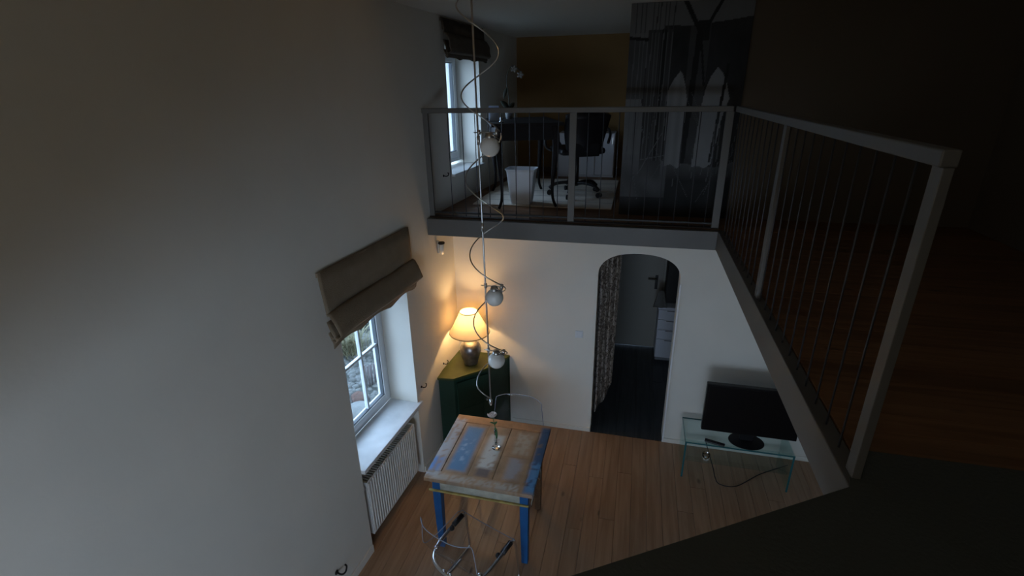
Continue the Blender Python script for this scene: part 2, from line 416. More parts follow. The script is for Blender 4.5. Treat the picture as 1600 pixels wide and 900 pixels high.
# ------------------------------------------------------------------ radiator under the sill
rd = thing('radiator', 'white ribbed panel radiator in the niche under the window sill', 'radiator', mw=lw(0,3.21,.11))
bm = B(); box(bm,-.02,-.008,-.40,.40,0,.55)
for i in range(24):
    y = -.385 + i*.0335; box(bm,-.010,.000,y-.008,y+.008,.02,.535)
obj('front_panel', bm, whitem, rd, .003)
bm = B(); box(bm,-.13,-.118,-.40,.40,0,.55); obj('rear_panel', bm, whitem, rd, .003)
for y in (-.402,.396): bx('side_cover',(-.13,-.006,y,y+.006,0,.55),whitem,rd,.002)
bm = B()
for i in range(30): y=-.385+i*.0265; box(bm,-.118,-.02,y-.004,y+.004,.535,.547)
obj('top_grille', bm, whitem, rd)
bm = B(); lathe(bm, [(.0,0),(.022,0),(.026,.02),(.026,.055),(.018,.065),(0,.065)], seg=18); v=obj('thermostat_knob', bm, whitem, rd, smooth=True); v.location=(-.045,-.40,.50); v.rotation_euler=(PI/2,0,0)
bm = B(); tube(bm, smooth_path([(-.09,-.36,.04),(-.09,-.42,.03),(-.09,-.425,-.02),(-.09,-.425,-.11)]), .009, 8); obj('supply_pipe', bm, whitem, rd, smooth=True)

# ------------------------------------------------------------------ gallery railing
rl = thing('gallery_railing', 'grey steel gallery railing with thin upright rods above the beam', 'railing', (-.6,4.26,2.51))
bx('handrail', (-1.235,1.265,-.03,.02,.905,.945), railm, rl, .004)
for i, x in enumerate((-1.215,.068,1.245)):
    wd = .028
    bx('post', (x-wd,x+wd,-.012,.012,-.10 if i else -.02,.905), railm, rl, .002)
bx('bottom_rail', (-1.19,1.22,.0,.015,.035,.05), mat('rail_dark',(.022,.02,.018),.5,.5), rl, .001)
for x in (-1.614,-1.485,-1.37,-1.257,-1.135,-1.016,-.895,-.776,-.653,-.41,-.29,-.168,-.046,.075,.197,.319,.441,.563):
    bm = B(); tube(bm, [(0,0,-.01),(0,0,.906)], .0036, 6); o = obj('rod', bm, rodm, rl, smooth=True); o.location=(x+.6,.0075,0)
rl2 = thing('gallery_railing', 'grey steel railing of the gallery wing running back from the corner post', 'railing', (.695,2.8,2.51))
bx('handrail', (-.02,.02,-1.42,1.42,.905,.945), railm, rl2, .004)
for y in (-1.40,0.0): bx('post', (-.012,.012,y-.025,y+.025,-.0,.905), railm, rl2, .002)
for i in range(1,23):
    y = -1.40+i*.122
    if abs(y) < .03: continue
    bm = B(); tube(bm, [(0,0,0),(0,0,.906)], .0036, 6); o = obj('rod', bm, rodm, rl2, smooth=True); o.location=(0,y,0)

# ------------------------------------------------------------------ mural
def seg_d(px,pz,a,b):
    ax,az=a; bx_,bz=b; dx,dz=bx_-ax,bz-az; t=max(0,min(1,((px-ax)*dx+(pz-az)*dz)/(dx*dx+dz*dz))); return math.hypot(px-ax-t*dx, pz-az-t*dz)
def inpoly(x,z,P):
    c=False; n=len(P); j=n-1
    for i in range(n):
        if (P[i][1]>z)!=(P[j][1]>z) and x < (P[j][0]-P[i][0])*(z-P[i][1])/(P[j][1]-P[i][1])+P[i][0]: c=not c
        j=i
    return c
tower=[(.005,4.02),(.12,4.02),(.13,4.045),(.326,4.04),(.60,4.065),(.78,4.09),(.78,3.0),(.63,2.95),(.2,3.0),(.0,3.05),(-.01,3.5),(.01,3.85)]
arch1=[(.279,3.712),(.235,3.65),(.189,3.548),(.20,3.424),(.212,2.95),(.272,2.97),(.331,2.935),(.355,2.96),(.352,3.5),(.33,3.60),(.305,3.68)]
arch2=[(.563,3.738),(.52,3.67),(.487,3.57),(.468,3.42),(.445,2.95),(.50,2.96),(.55,2.94),(.60,2.98),(.64,3.35),(.68,3.5),(.643,3.62),(.60,3.70)]
def strokes():
    rs = random.Random(5); out=[]
    for i in range(26): # white scratches
        x=rs.uniform(-.12,.78); z=rs.uniform(2.62,3.2); an=rs.uniform(-.5,.5); l=rs.uniform(.15,.5)
        out.append(((x,z),(x+l*math.sin(an),z+l*math.cos(an)),.0016,.13))
    out += [((.0,2.88),(.18,3.23),.0028,.17),((-.12,2.98),(.25,3.05),.0028,.16),((-.12,3.14),(.0,3.06),.0028,.15)]
    for i in range(16):
        x=rs.uniform(.42,.79); out.append(((x,2.8+rs.random()*.2),(x-.05+rs.random()*.1,3.3),.0016,.13))
    return out
ST=strokes()
cab=[-.10,-.06,-.03,.03,.06,.085,.12,.15,.19]
def mural_col(x,z):
    n=noise.noise(Vector((x*5,z*5,1)))*.5+noise.noise(Vector((x*22,z*9,4)))*.25
    v=.155+.05*n
    if z>4.0: v=.15+.03*n
    if inpoly(x,z,tower): v=.024+.02*n + (.03 if .33<x<.48 else 0)
    if x<0 and 3.5<z<3.96: v=.07+.04*n
    if inpoly(x,z,arch1): v=.21+.05*n-.02*math.sin(x*90)
    if inpoly(x,z,arch2): v=.22+.05*n
    if x<.01 and z<3.45: v=.15+.05*n
    if .01<x<.19 and z<4.02: v=.035+.03*noise.noise(Vector((x*60,z*2,0)))+.012
    if .11<x<.15 and z<4.02 and z>3.0: v=.012
    for cx_ in cab:
        if z>3.0 and abs(x-cx_-.01*(z-3.5))<.0035: v=.05 if z>4.0 else .12
    if z<4.0 and abs(x-.25+.0*(z))<.002: v*=1.5
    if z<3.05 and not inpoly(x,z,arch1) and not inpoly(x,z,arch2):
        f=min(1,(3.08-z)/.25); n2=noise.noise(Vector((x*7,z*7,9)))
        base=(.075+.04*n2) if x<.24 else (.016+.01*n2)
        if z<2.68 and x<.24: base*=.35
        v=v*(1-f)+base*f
    # dark struts
    for a,b,wd in (((.25,4.25),(.39,4.01),.017),((.56,4.25),(.44,4.01),.012),((.40,4.02),(.36,3.0),.022),((.41,3.97),(.47,3.60),.008),((.64,3.75),(.585,3.0),.011),((-.15,3.965),(0,3.95),.012)):
        d=seg_d(x,z,a,b)
        if d<wd: v=.012
    if .38<x<.47 and 3.93<z<4.07: v=min(v,.015)
    for a,b,wd,vv in ST:
        if seg_d(x,z,a,b)<wd: v=max(v,vv*.8)
    v=max(.006,v*.82)
    return (v*.95,v*.98,v*1.0,1)
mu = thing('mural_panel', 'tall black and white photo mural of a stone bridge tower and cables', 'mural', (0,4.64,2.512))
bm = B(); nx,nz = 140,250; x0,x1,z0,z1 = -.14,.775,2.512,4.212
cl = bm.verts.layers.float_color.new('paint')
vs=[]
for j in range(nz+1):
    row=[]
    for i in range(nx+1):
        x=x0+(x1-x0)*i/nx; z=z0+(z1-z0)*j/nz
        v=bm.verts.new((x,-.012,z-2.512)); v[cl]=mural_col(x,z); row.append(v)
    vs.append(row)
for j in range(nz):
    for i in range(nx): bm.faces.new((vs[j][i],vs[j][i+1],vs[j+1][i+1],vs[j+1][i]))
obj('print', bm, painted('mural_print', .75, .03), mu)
bx('backing_board', (x0,x1,-.0115,.018,0,1.70), blk, mu, 0)

# ------------------------------------------------------------------ pendant lamp with the spiral rod
px_, py_ = -1.02, 3.3
pl = thing('pendant_lamp', 'tall metal pole lamp with a spiral rod and three opal globes', 'lamp', (px_,py_,1.235))
bm = B(); tube(bm, [(-.03,0,2.975),(-.018,0,1.9),(-.006,0,.8),(0,0,.0)], .0065, 8); obj('pole', bm, chromed, pl, smooth=True)
bm = B(); lathe(bm, [(.0,0),(.06,.0),(.06,.03),(0,.03)]); o=obj('ceiling_cap', bm, chromed, pl, .003); o.location=(-.03,0,2.95)
for z in (1.46,2.05):
    bm = B(); tube(bm, [(0,0,-.03),(0,0,.03)], .011, 10); o=obj('pole_joint', bm, chromed, pl, smooth=True); o.location=(-.018+(1.9-z)*.008,0,z)
rights=[3.836,3.335,2.787,2.248,1.712]
def phi(z):   # angle of the helix at height z (0 at each right-hand turn)
    pts=[(4.36,-2*PI)]+[(rz_,2*PI*i) for i,rz_ in enumerate(rights)]+[(1.17,2*PI*5)]
    for (za,pa),(zb,pb) in zip(pts,pts[1:]):
        if za>=z>=zb: return pa+(pb-pa)*(za-z)/(za-zb)
    return 2*PI*5
for ztop,zbot in ((4.20,3.345),(3.33,2.258),(2.245,1.722),(1.708,1.30)):
    pts=[]; n=int((ztop-zbot)/.018)
    for i in range(n+1):
        z=ztop+(zbot-ztop)*i/n; f=phi(z); rr=.125
        if z<1.40: rr*=max(0.02,(z-1.25)/.15) if z>1.26 else .05
        cx=.022*(1 if z>1.4 else max(0,(z-1.25)/.15)) -.012*(z-1.235)/3*1.6
        pts.append((cx+rr*math.cos(f), rr*math.sin(f), z-1.235))   # turns by way of the room side
    if zbot==1.30: pts += [(.012,0,.02),(.0,0,.0)]
    bm = B(); tube(bm, pts, .0048, 8); obj('spiral_rod', bm, chromed, pl, smooth=True)
gl0 = None
for gz,az in ((3.246,3.335),(2.167,2.252),(1.637,1.715)):
    offx = -.012*(az-1.235)/3*1.6
    bm = B(); tube(bm, [(-.035,0,0),(.13,-.01,0)], .0038, 8)
    arm = obj('arm', bm, chromed, pl, smooth=True); arm.location=(offx,0,az-1.235)
    bm = B(); tube(bm, [(.118,-.01,-.022),(.128,-.01,.022)], .0125, 8); obj('clamp', bm, chromed, arm, smooth=True)
    bm = B(); tube(bm, [(0,0,-.014),(0,0,.016)], .012, 8); obj('pole_clamp', bm, chromed, arm, smooth=True)
    bm = B(); ball(bm, (0,0,0), .066, 28); g=obj('globe', bm, opal, pl, smooth=True); g.location=(-.958-px_,-.01,gz-1.235)
    bm = B(); lathe(bm, [(.0,.03),(.022,.03),(.030,.012),(.034,-.006),(.0,-.006)], seg=18); cpp=obj('globe_cap', bm, chromed, g, smooth=True); cpp.location=(0,0,.058)
    bm = B(); tube(bm, smooth_path([(0,0,.08),(.03,-.02,.075),(.06,0,.05)],4), .0035, 6); obj('feed_wire', bm, chromed, g, smooth=True)
bm = B(); lathe(bm, [(0,-.03),(.006,-.03),(.014,-.012),(.016,.0),(.012,.015),(.008,.03),(0,.03)], seg=16); obj('end_knob', bm, chrome, pl, smooth=True)

# ------------------------------------------------------------------ corner cabinet and table lamp
cb = thing('corner_cabinet', 'dark green corner cabinet with an olive top beneath the lit lamp', 'cabinet', (-1.55,4.45,0))
poly=[(-1.842,4.715),(-1.83,4.10),(-1.663,4.118),(-1.352,4.425),(-1.214,4.70),(-1.22,4.715)]
def sh(p,s=0): 
    c=Vector((-1.78,4.68)); v=Vector(p)-c; L_=v.length; return (c+v*(1-s/L_)) if s else Vector(p)
ps=[Vector(p)-Vector((-1.55,4.45)) for p in poly]
bm=B(); prism(bm,[tuple(p) for p in ps],.845,.87); obj('cabinet_top', bm, olive, cb, .004)
pi_=[sh(p,.025)-Vector((-1.55,4.45)) if i in (1,2,3,4) else Vector(p)-Vector((-1.55,4.45)) for i,p in enumerate(poly)]
pi_[0]=ps[0]; pi_[1].x=ps[1].x+.003
bm=B(); prism(bm,[tuple(p) for p in pi_],.0,.845); body=obj('body', bm, green, cb, .003)
a_,b2=pi_[2],pi_[3]; dd=(b2-a_); LL=dd.length; ang=math.atan2(dd.y,dd.x)
def on_face(name,x0,x1,z0,z1,th,m,par):
    bm=B(); box(bm,x0,x1,-th,0,z0,z1); o=obj(name,bm,m,par,.003); o.location=(a_.x,a_.y,0); o.rotation_euler=(0,0,ang); return o
dr=on_face('door',.03,LL-.03,.08,.80,.016,green,cb)
for (x0,x1,z0,z1) in ((.03,.09,.08,.80),(LL-.09,LL-.03,.08,.80),(.09,LL-.09,.08,.15),(.09,LL-.09,.73,.80),(.09,LL-.09,.42,.47)):
    bm=B(); box(bm,x0,x1,-.024,-.0155,z0,z1); obj('moulding',bm,green,dr,.002)
bm=B(); lathe(bm,[(0,0),(.012,.0),(.008,.012),(.014,.022),(.0,.028)],seg=14); o=obj('knob',bm,chromed,dr,smooth=True); o.location=(LL-.06,-.024,.5); o.rotation_euler=(PI/2,0,0)

LX,LY=-1.585,4.47
tl = thing('table_lamp', 'lit table lamp with cream cone shade and dark silver urn base', 'lamp', (LX,LY,.871))
urn = mat('urn_metal', (.26,.25,.25), .28, .85, var=.5, vscale=14, bump=.15, bscale=30)
bm=B(); lathe(bm,[(0,0),(.070,0),(.074,.012),(.078,.03),(.098,.085),(.112,.15),(.112,.19),(.098,.235),(.06,.262),(.040,.27),(.040,.285),(.048,.292),(.048,.30),(.02,.305),(0,.305)],seg=36); obj('urn_base',bm,urn,tl,smooth=True)
m,t,b=nt('lamp_shade_fabric'); 
tr=N(t,'ShaderNodeBsdfTranslucent'); tr.inputs[0].default_value=(.88,.70,.44,1); df=N(t,'ShaderNodeBsdfDiffuse'); df.inputs[0].default_value=(.72,.64,.50,1)
mx=N(t,'ShaderNodeMixShader'); mx.inputs[0].default_value=.25; t.links.new(df.outputs[0],mx.inputs[1]); t.links.new(tr.outputs[0],mx.inputs[2]); t.links.new(mx.outputs[0],t.nodes['Material Output'].inputs[0])
bm=B(); lathe(bm,[(.210,.365),(.180,.42),(.150,.48),(.120,.54),(.092,.60)],seg=48,cap=False); shd=obj('shade',bm,m,tl,smooth=True)
bm=B(); lathe(bm,[(.211,.362),(.213,.366),(.211,.372)],seg=48,cap=False); obj('trim',bm,mat('shade_trim',(.45,.34,.2),.8),shd,solid=.002)
bm=B(); lathe(bm,[(.093,.596),(.094,.603),(.092,.606)],seg=40,cap=False); obj('trim',bm,MATS['shade_trim'],shd,solid=.002)
bm=B(); tube(bm,[(0,0,.30),(0,0,.40)],.012,10); obj('lamp_holder',bm,chromed,tl,smooth=True)
blb=mat('bulb_glow',(1,.8,.5),.5,emis=(1,.72,.36,60))
bm=B(); ball(bm,(0,0,.455),.028,16,1.25); obj('bulb',bm,blb,tl,smooth=True)
pld=bpy.data.lights.new('bulb_light','POINT'); pld.energy=12; pld.color=(1,.62,.27); pld.shadow_soft_size=.035
po=bpy.data.objects.new('bulb_light',pld); COL.objects.link(po); po.parent=tl; po.location=(0,0,.46)
MATS['bulb_glow'].node_tree.nodes['Principled BSDF'].inputs['Emission Strength'].default_value=8
# the light sits around the bulb: the bulb lets it out
bpy.data.objects['bulb'].visible_shadow=True
po.location=(0,0,.50)

# ------------------------------------------------------------------ dining table
TX,TY=-1.025,3.29
tb = thing('dining_table', 'square rustic dining table of reclaimed painted boards with blue front legs', 'table', (TX,TY,0))
def tcol(u,v):
    """paint wear on the table top, u to the right, v away"""
    n=noise.noise(Vector((u*9,v*5,2))); n2=noise.noise(Vector((u*26,v*20,5))); n3=noise.noise(Vector((u*3,v*3,8)))
    br=Vector((.38,.235,.135))*(1+.35*n+.2*n2); c=br
    if v>.87: c=Vector((.42,.21,.10))*(1+.2*n2); 
    def mixp(c,col,m): m=max(0,min(1,m)); return c*(1-m)+Vector(col)*m
    def rect(u0,u1,v0,v1,s=.03):
        return min(1,max(0,min(u-u0,u1-u,v-v0,v1-v)/s+.5))
    w=.6*n2+.4*n
    c=mixp(c,(.13,.25,.40),rect(.17,.335,.16,.82,.05)*1.2*(1 if w>-.42 else .3))
    c=mixp(c,(.36,.47,.60),rect(.20,.28,.28,.62,.05)*(1 if n2>.12 else 0)*.8)
    c=mixp(c,(.42,.41,.42),rect(-.1,.115,.04,.93,.04)*(.9 if w>-.15 else .25))
    c=mixp(c,(.14,.26,.52),rect(-.1,.09,.12,.30,.05)*(1 if w>-.2 else .2))
    c=mixp(c,(.60,.58,.53),rect(.43,.575,.24,.74,.04)*(1 if w>-.25 else .35))
    c=mixp(c,(.16,.13,.13),rect(.44,.56,.13,.24,.03)*.9)
    c=mixp(c,(.48,.40,.31),rect(.70,.85,.50,.83,.04)*(.9 if n2>-.1 else .4))
    c=mixp(c,(.34,.33,.36),rect(.70,.83,.15,.44,.05)*(.9 if n>-.1 else .4))
    c=mixp(c,(.05,.10,.19),rect(.915,1.1,.03,.96,.035)*(1 if w>-.33 else .4))
    c=mixp(c,(.10,.26,.48),rect(.915,1.1,.02,.42,.05)*(1 if w>-.05 else .0))
    n4=noise.noise(Vector((u*55,v*38,3)))+.6*noise.noise(Vector((u*120,v*90,7)))
    c=mixp(c,(.52,.50,.46),rect(.06,.86,.005,.09,.02)*(1 if n4>-.15 else .25)*(.65+.5*n3))
    return (max(.01,c.x),max(.01,c.y),max(.01,c.z),1)
tpaint=painted('table_paint',.55,.35,70)
HX,HY=.44,.425
def board(name,u0,u1,v0,v1,z0,z1,par,step=.018,g=.0015):
    bm=B(); cl=bm.verts.layers.float_color.new('paint')
    X0,X1=-HX+u0*2*HX+g,-HX+u1*2*HX-g; Y0,Y1=-HY+v0*2*HY+g,-HY+v1*2*HY-g
    nx=max(2,int((X1-X0)/step)); ny=max(2,int((Y1-Y0)/step)); G=[]
    for j in range(ny+1):
        row=[]
        for i in range(nx+1):
            x=X0+(X1-X0)*i/nx; y=Y0+(Y1-Y0)*j/ny; edge=i in(0,nx) or j in(0,ny)
            zz=z1-(.002 if edge else 0)+.0012*noise.noise(Vector((x*14,y*14,u0*9)))
            vv=bm.verts.new((x,y,zz)); vv[cl]=tcol((x+HX)/(2*HX),(y+HY)/(2*HY)); row.append(vv)
        G.append(row)
    for j in range(ny):
        for i in range(nx): bm.faces.new((G[j][i],G[j][i+1],G[j+1][i+1],G[j+1][i]))
    ring=[G[0][i] for i in range(nx+1)]+[G[j][nx] for j in range(1,ny+1)]+[G[ny][i] for i in range(nx-1,-1,-1)]+[G[j][0] for j in range(ny-1,0,-1)]
    low=[]
    for r_ in ring:
        v2=bm.verts.new((r_.co.x,r_.co.y,z0)); c=r_[cl]; v2[cl]=(c[0]*.8,c[1]*.8,c[2]*.8,1); low.append(v2)
    for i in range(len(ring)):
        k=(i+1)%len(ring); bm.faces.new((ring[i],low[i],low[k],ring[k]))
    bm.faces.new(low[::-1])
    return obj(name,bm,tpaint,par,smooth=False)
zt=.76
board('rail_board',0,1,0,.115,zt-.034,zt,tb); board('rail_board',0,1,.885,1,zt-.034,zt,tb)
board('stile_board',0,.125,.115,.885,zt-.034,zt-.001,tb); board('stile_board',.905,1,.115,.885,zt-.034,zt-.001,tb)
board('panel_board',.125,.375,.115,.885,zt-.034,zt-.006,tb)
board('panel_board',.375,.61,.115,.885,zt-.034,zt-.004,tb)
board('panel_board',.61,.905,.115,.46,zt-.034,zt-.006,tb)
board('panel_board',.61,.905,.46,.885,zt-.034,zt-.006,tb)
apron=mat('apron_paint',(.42,.41,.34),.6,var=.25,vscale=14,bump=.3,bscale=50)
apbr=mat('apron_brown',(.16,.10,.06),.6,var=.3,vscale=12,bump=.2)
gold=mat('gold_moulding',(.42,.32,.10),.5,var=.3,vscale=20)
ax0,ax1,ay0,ay1=-.385,.395,-.395,.245
bx('apron',(ax0,ax1,ay0,ay0+.022,.625,.726),apron,tb,.002)
bx('apron',(ax0,ax1,ay1-.022,ay1,.625,.726),apbr,tb,.002)
bx('apron',(ax0,ax0+.022,ay0+.022,ay1-.022,.625,.726),apbr,tb,.002)
bx('apron',(ax1-.022,ax1,ay0+.022,ay1-.022,.625,.726),apbr,tb,.002)
bx('moulding',(ax0-.025,ax1+.012,ay0-.018,ay0-.0005,.618,.634),gold,tb,.004)
bluep=mat('blue_leg_paint',(.012,.095,.27),.45,var=.12,vscale=8,bump=.1)
legbr=wood('brown_leg',(.10,.055,.03),(.17,.095,.05),.55,knots=False)
def tleg(x,y,m,w0=.033,w1=.026):
    bm=B(); r0=[bm.verts.new((sx*w1,sy*w1,0)) for sx,sy in((-1,-1),(1,-1),(1,1),(-1,1))]; r1=[bm.verts.new((sx*w0,sy*w0,.52)) for sx,sy in((-1,-1),(1,-1),(1,1),(-1,1))]; r2=[bm.verts.new((sx*w0,sy*w0,.726)) for sx,sy in((-1,-1),(1,-1),(1,1),(-1,1))]
    bm.faces.new(r0[::-1]); bm.faces.new(r2)
    for a,b in((r0,r1),(r1,r2)):
        for i in range(4): bm.faces.new((a[i],a[(i+1)%4],b[(i+1)%4],b[i]))
    o=obj('leg',bm,m,tb,.003); o.location=(x,y,0); return o
tag(tleg(ax0+.034,ay0+.036-.005,bluep),'blue painted tapered leg'); tag(tleg(ax1-.03,ay0+.03,bluep),'blue painted tapered leg')
tleg(ax0+.036,ay1-.035,legbr); tleg(ax1-.034,ay1-.034,legbr)
o=bx('drawer_front',(ax1+.0005,ax1+.016,-.30,.12,.640,.712),apbr,tb,.002)
bm=B(); tube(bm,smooth_path([(ax1+.016,-.15,.68),(ax1+.035,-.14,.67),(ax1+.04,-.09,.62),(ax1+.035,-.04,.67),(ax1+.016,-.03,.68)],5),.005,8); obj('drawer_pull',bm,chromed,tb,smooth=True)

# bud vase and rose
VX,VY=-.996,3.33
vs_=thing('bud_vase','slender clear glass bud vase on the painted table','vase',(VX,VY,.7605))
bm=B(); lathe(bm,[(0,0),(.036,0),(.037,.004),(.034,.010),(.014,.020),(.0105,.05),(.0105,.13),(.013,.185),(.0115,.185),(.009,.13),(.009,.05),(.006,.03),(0,.028)],seg=24,cap=False); obj('glass_body',bm,mat('clear_glass',(.97,.98,.98),.02,0,1,1.45),vs_,smooth=True)
rs=thing('rose','pale pink rose with two leaves standing in the glass bud vase','flower',(VX,VY,.80))
leafm=mat('leaf_green',(.035,.10,.03),.5,var=.2,vscale=20); petal=mat('petal',(.90,.80,.76),.6,var=.1,vscale=30)
stem=smooth_path([(0,0,0),(.001,0,.10),(-.006,0,.19),(-.024,0,.275)],6)
bm=B(); tube(bm,stem,.0028,8); obj('stem',bm,leafm,rs,smooth=True)
def leaf(par,base,tip,wd,m=leafm,name='leaf'):
    base,tip=Vector(base),Vector(tip); d=tip-base; s=d.cross(Vector((0,1,.3))).normalized(); bm=B(); L1=[];L2=[];mid=[]
    for i in range(7):
        t_=i/6; w_=wd*math.sin(PI*min(.97,t_*.93+.04))**.8; p=base+d*t_+Vector((0,0,-.25*d.length*t_*t_))
        L1.append(bm.verts.new(p+s*w_+Vector((0,0,.2*w_)))); mid.append(bm.verts.new(p)); L2.append(bm.verts.new(p-s*w_+Vector((0,0,.2*w_))))
    for i in range(6):
        bm.faces.new((L1[i],L1[i+1],mid[i+1],mid[i])); bm.faces.new((mid[i],mid[i+1],L2[i+1],L2[i]))
    return obj(name,bm,m,par,smooth=True,solid=.001)
leaf(rs,(-.004,0,.17),(.016,-.02,.09),.014); leaf(rs,(-.01,0,.20),(-.045,-.01,.235),.012); leaf(rs,(-.01,0,.19),(.012,.01,.235),.010)
bl=B()
for k in range(14):
    ring=k//5; a=k*2.4; r_=.008+.009*ring; h=.030-.004*ring; c=Vector((-.026,0,.285))
    n_=6; rows=[]
    for j in range(n_+1):
        t_=j/n_; row=[]
        for i in range(5):
            s_=(i/4-.5)*1.5; rr=r_*(.35+.9*math.sin(t_*PI*.55))+.004*t_*t_*ring; row.append(bl.verts.new(c+Vector((rr*math.cos(a+s_),rr*math.sin(a+s_),-.012+h*t_*(1-.12*abs(s_)**2)))))
        rows.append(row)
    for j in range(n_):
        for i in range(4): bl.faces.new((rows[j][i],rows[j][i+1],rows[j+1][i+1],rows[j+1][i]))
obj('bloom',bl,petal,rs,smooth=True,solid=.0012)

# ------------------------------------------------------------------ clear acrylic cantilever chairs
def sheet_mat(name,tint,add=.0):
    m,t,b=nt(name); tr=N(t,'ShaderNodeBsdfTransparent'); tr.inputs[0].default_value=(*tint,1); gg=N(t,'ShaderNodeBsdfGlossy'); gg.inputs['Roughness'].default_value=.06; fr=facing_fac(t); mx=N(t,'ShaderNodeMixShader'); t.links.new(fr,mx.inputs[0]); t.links.new(tr.outputs[0],mx.inputs[1]); t.links.new(gg.outputs[0],mx.inputs[2]); t.links.new(mx.outputs[0],t.nodes['Material Output'].inputs[0]); return m
acr_sheet=sheet_mat('acrylic_sheet',(.93,.94,.96))
acr_edge_highlight=mat('acrylic_edge_highlight',(.42,.46,.56),.25,trans=.35)  # highlight along the clear shell's rim, put into a pale blue colour
def make_chair(label,loc,rz):
    t=thing('acrylic_chair',label,'chair',loc,rz,'clear acrylic chairs at the dining table')
    prof=[(.245,.440),(.235,.458),(.19,.462),(.10,.452),(0,.446),(-.10,.448),(-.165,.462),(-.205,.50),(-.228,.56),(-.25,.64),(-.272,.72),(-.29,.79),(-.298,.815)]
    prof=[(p.x,p.y) for p in smooth_path([(a,b,0) for a,b in prof],3)]
    bm=B(); n=20; G=[]; K=len(prof)-1
    for k,(y,z) in enumerate(prof):
        s=k/K; back=max(0,min(1,(z-.47)/.3)) if y<-.1 else 0; hw=.245+.012*math.sin(s*PI)-.018*back; row=[]
        for i in range(n+1):
            u=-1+2*i/n; e=abs(u)**3
            row.append(bm.verts.new((u*hw, y+e*.075*back, z+e*.028*(1-back)*(1 if y<.2 else .3)-(back>.9)*e*.012)))
        G.append(row)
    for a,b in zip(G,G[1:]):
        for i in range(n): bm.faces.new((a[i],a[i+1],b[i+1],b[i]))
    ring=[Vector(v.co) for v in G[0]]+[Vector(r_[-1].co) for r_ in G[1:]]+[Vector(v.co) for v in G[-1][-2::-1]]+[Vector(r_[0].co) for r_ in G[-2:0:-1]]; ring.append(ring[0].copy())
    obj('shell',bm,acr_sheet,t,smooth=True)
    bm=B(); tube(bm,ring,.0032,6); obj('shell_edge',bm,acr_edge_highlight,t,smooth=True)
    # frame: U under the seat joined by legs to a U on the floor
    seat=[(-.235,.215,.428),(-.235,.05,.420),(-.225,-.08,.412),(-.17,-.19,.408),(-.06,-.235,.405),(.06,-.235,.405),(.17,-.19,.408),(.225,-.08,.412),(.235,.05,.420),(.235,.215,.428)]
    bm=B(); tube(bm,smooth_path(seat,5),.0155,12); obj('seat_tube',bm,chrome,t,smooth=True)
    for s_ in(-1,1):
        leg=[(s_*.235,.215,.428),(s_*.237,.245,.425),(s_*.24,.262,.40),(s_*.245,.275,.30),(s_*.25,.295,.12),(s_*.251,.300,.04),(s_*.250,.285,.016),(s_*.248,.25,.0135),(s_*.235,0,.0135),(s_*.22,-.24,.0135)]
        bm=B(); tube(bm,smooth_path(leg,5),.0115,10); obj('leg',bm,chromed if False else chrome,t,smooth=True)
        bm=B(); tube(bm,[(s_*.235,.11,.430),(s_*.235,.215,.438)],.021,12); obj('rubber_pad',bm,blk,t,smooth=True)
        bm=B(); ball(bm,(s_*.222,.075,.434),.021,12); obj('rubber_pad',bm,blk,t,smooth=True)
        bm=B(); lathe(bm,[(0,-.01),(.018,-.01),(.018,.008),(.010,.014),(0,.014)],seg=16); o=obj('bolt',bm,chrome,t,smooth=True); o.location=(s_*.205,-.12,.430)
        bm=B(); lathe(bm,[(0,-.01),(.011,-.01),(.011,.008),(.006,.012),(0,.012)],seg=14); o=obj('bolt',bm,chrome,t,smooth=True); o.location=(s_*.03,-.235,.425)
    bm=B(); tube(bm,smooth_path([(-.22,-.24,.0135),(-.16,-.27,.0135),(0,-.275,.0135),(.16,-.27,.0135),(.22,-.24,.0135)],5),.0115,10); obj('floor_tube',bm,chrome,t,smooth=True)
    bm=B(); tube(bm,smooth_path([(0,-.235,.405),(.0,-.16,.400),(.0,-.08,.405)],5),.011,10); obj('centre_bar',bm,chrome,t,smooth=True)
    return t
make_chair('clear acrylic chair with chrome legs, nearest the camera, in front of the blue table legs',(-1.015,2.58,0),-math.atan2(.354,.935))
make_chair('clear acrylic chair tucked behind the far side of the table, before the white wall',(-.965,3.77,0),PI-.06)

# ------------------------------------------------------------------ glass tv table, television, small things
tvg=mat('green_tinted_glass',(.80,.93,.92),.02,0,1,1.5)
gt=thing('glass_tv_table','low clear glass table with glass side panels under the black television','table',(1.12,4.40,0))
m,t,b=nt('sheet_glass'); tr=N(t,'ShaderNodeBsdfTransparent'); tr.inputs[0].default_value=(.87,.94,.935,1); gg=N(t,'ShaderNodeBsdfGlossy'); gg.inputs['Roughness'].default_value=.03; gg.inputs[0].default_value=(.9,1,1,1); fr=facing_fac(t); mx=N(t,'ShaderNodeMixShader'); t.links.new(fr,mx.inputs[0]); t.links.new(tr.outputs[0],mx.inputs[1]); t.links.new(gg.outputs[0],mx.inputs[2]); t.links.new(mx.outputs[0],t.nodes['Material Output'].inputs[0]); sheet=m
edgem=mat('glass_edge',(.03,.13,.14),.15)
bx('glass_top',(-.48,.48,-.195,.20,.412,.424),sheet,gt,0)
bx('side_panel',(-.48,-.468,-.19,.19,.0,.412),sheet,gt,0); bx('side_panel',(.468,.48,-.19,.19,.0,.412),sheet,gt,0)
for d in((-.481,.481,-.1985,-.195,.411,.425),(-.481,.481,.20,.2035,.411,.425),(-.4835,-.48,-.1985,.2035,.411,.425),(-.482,-.466,-.194,-.190,.0,.411),(.466,.482,-.194,-.190,.0,.411)):
    bx('ground_edge',d,edgem,gt,0)
bx('lower_shelf',(-.468,.468,-.15,.17,.17,.18),sheet,gt,0)
tv=thing('television','black flat screen television on the glass table','television',(1.20,4.33,.4255))
bx('screen_housing',(-.42,.42,-.02,.03,.085,.60),mat('tv_black',(.004,.004,.005),.35),tv,.006)
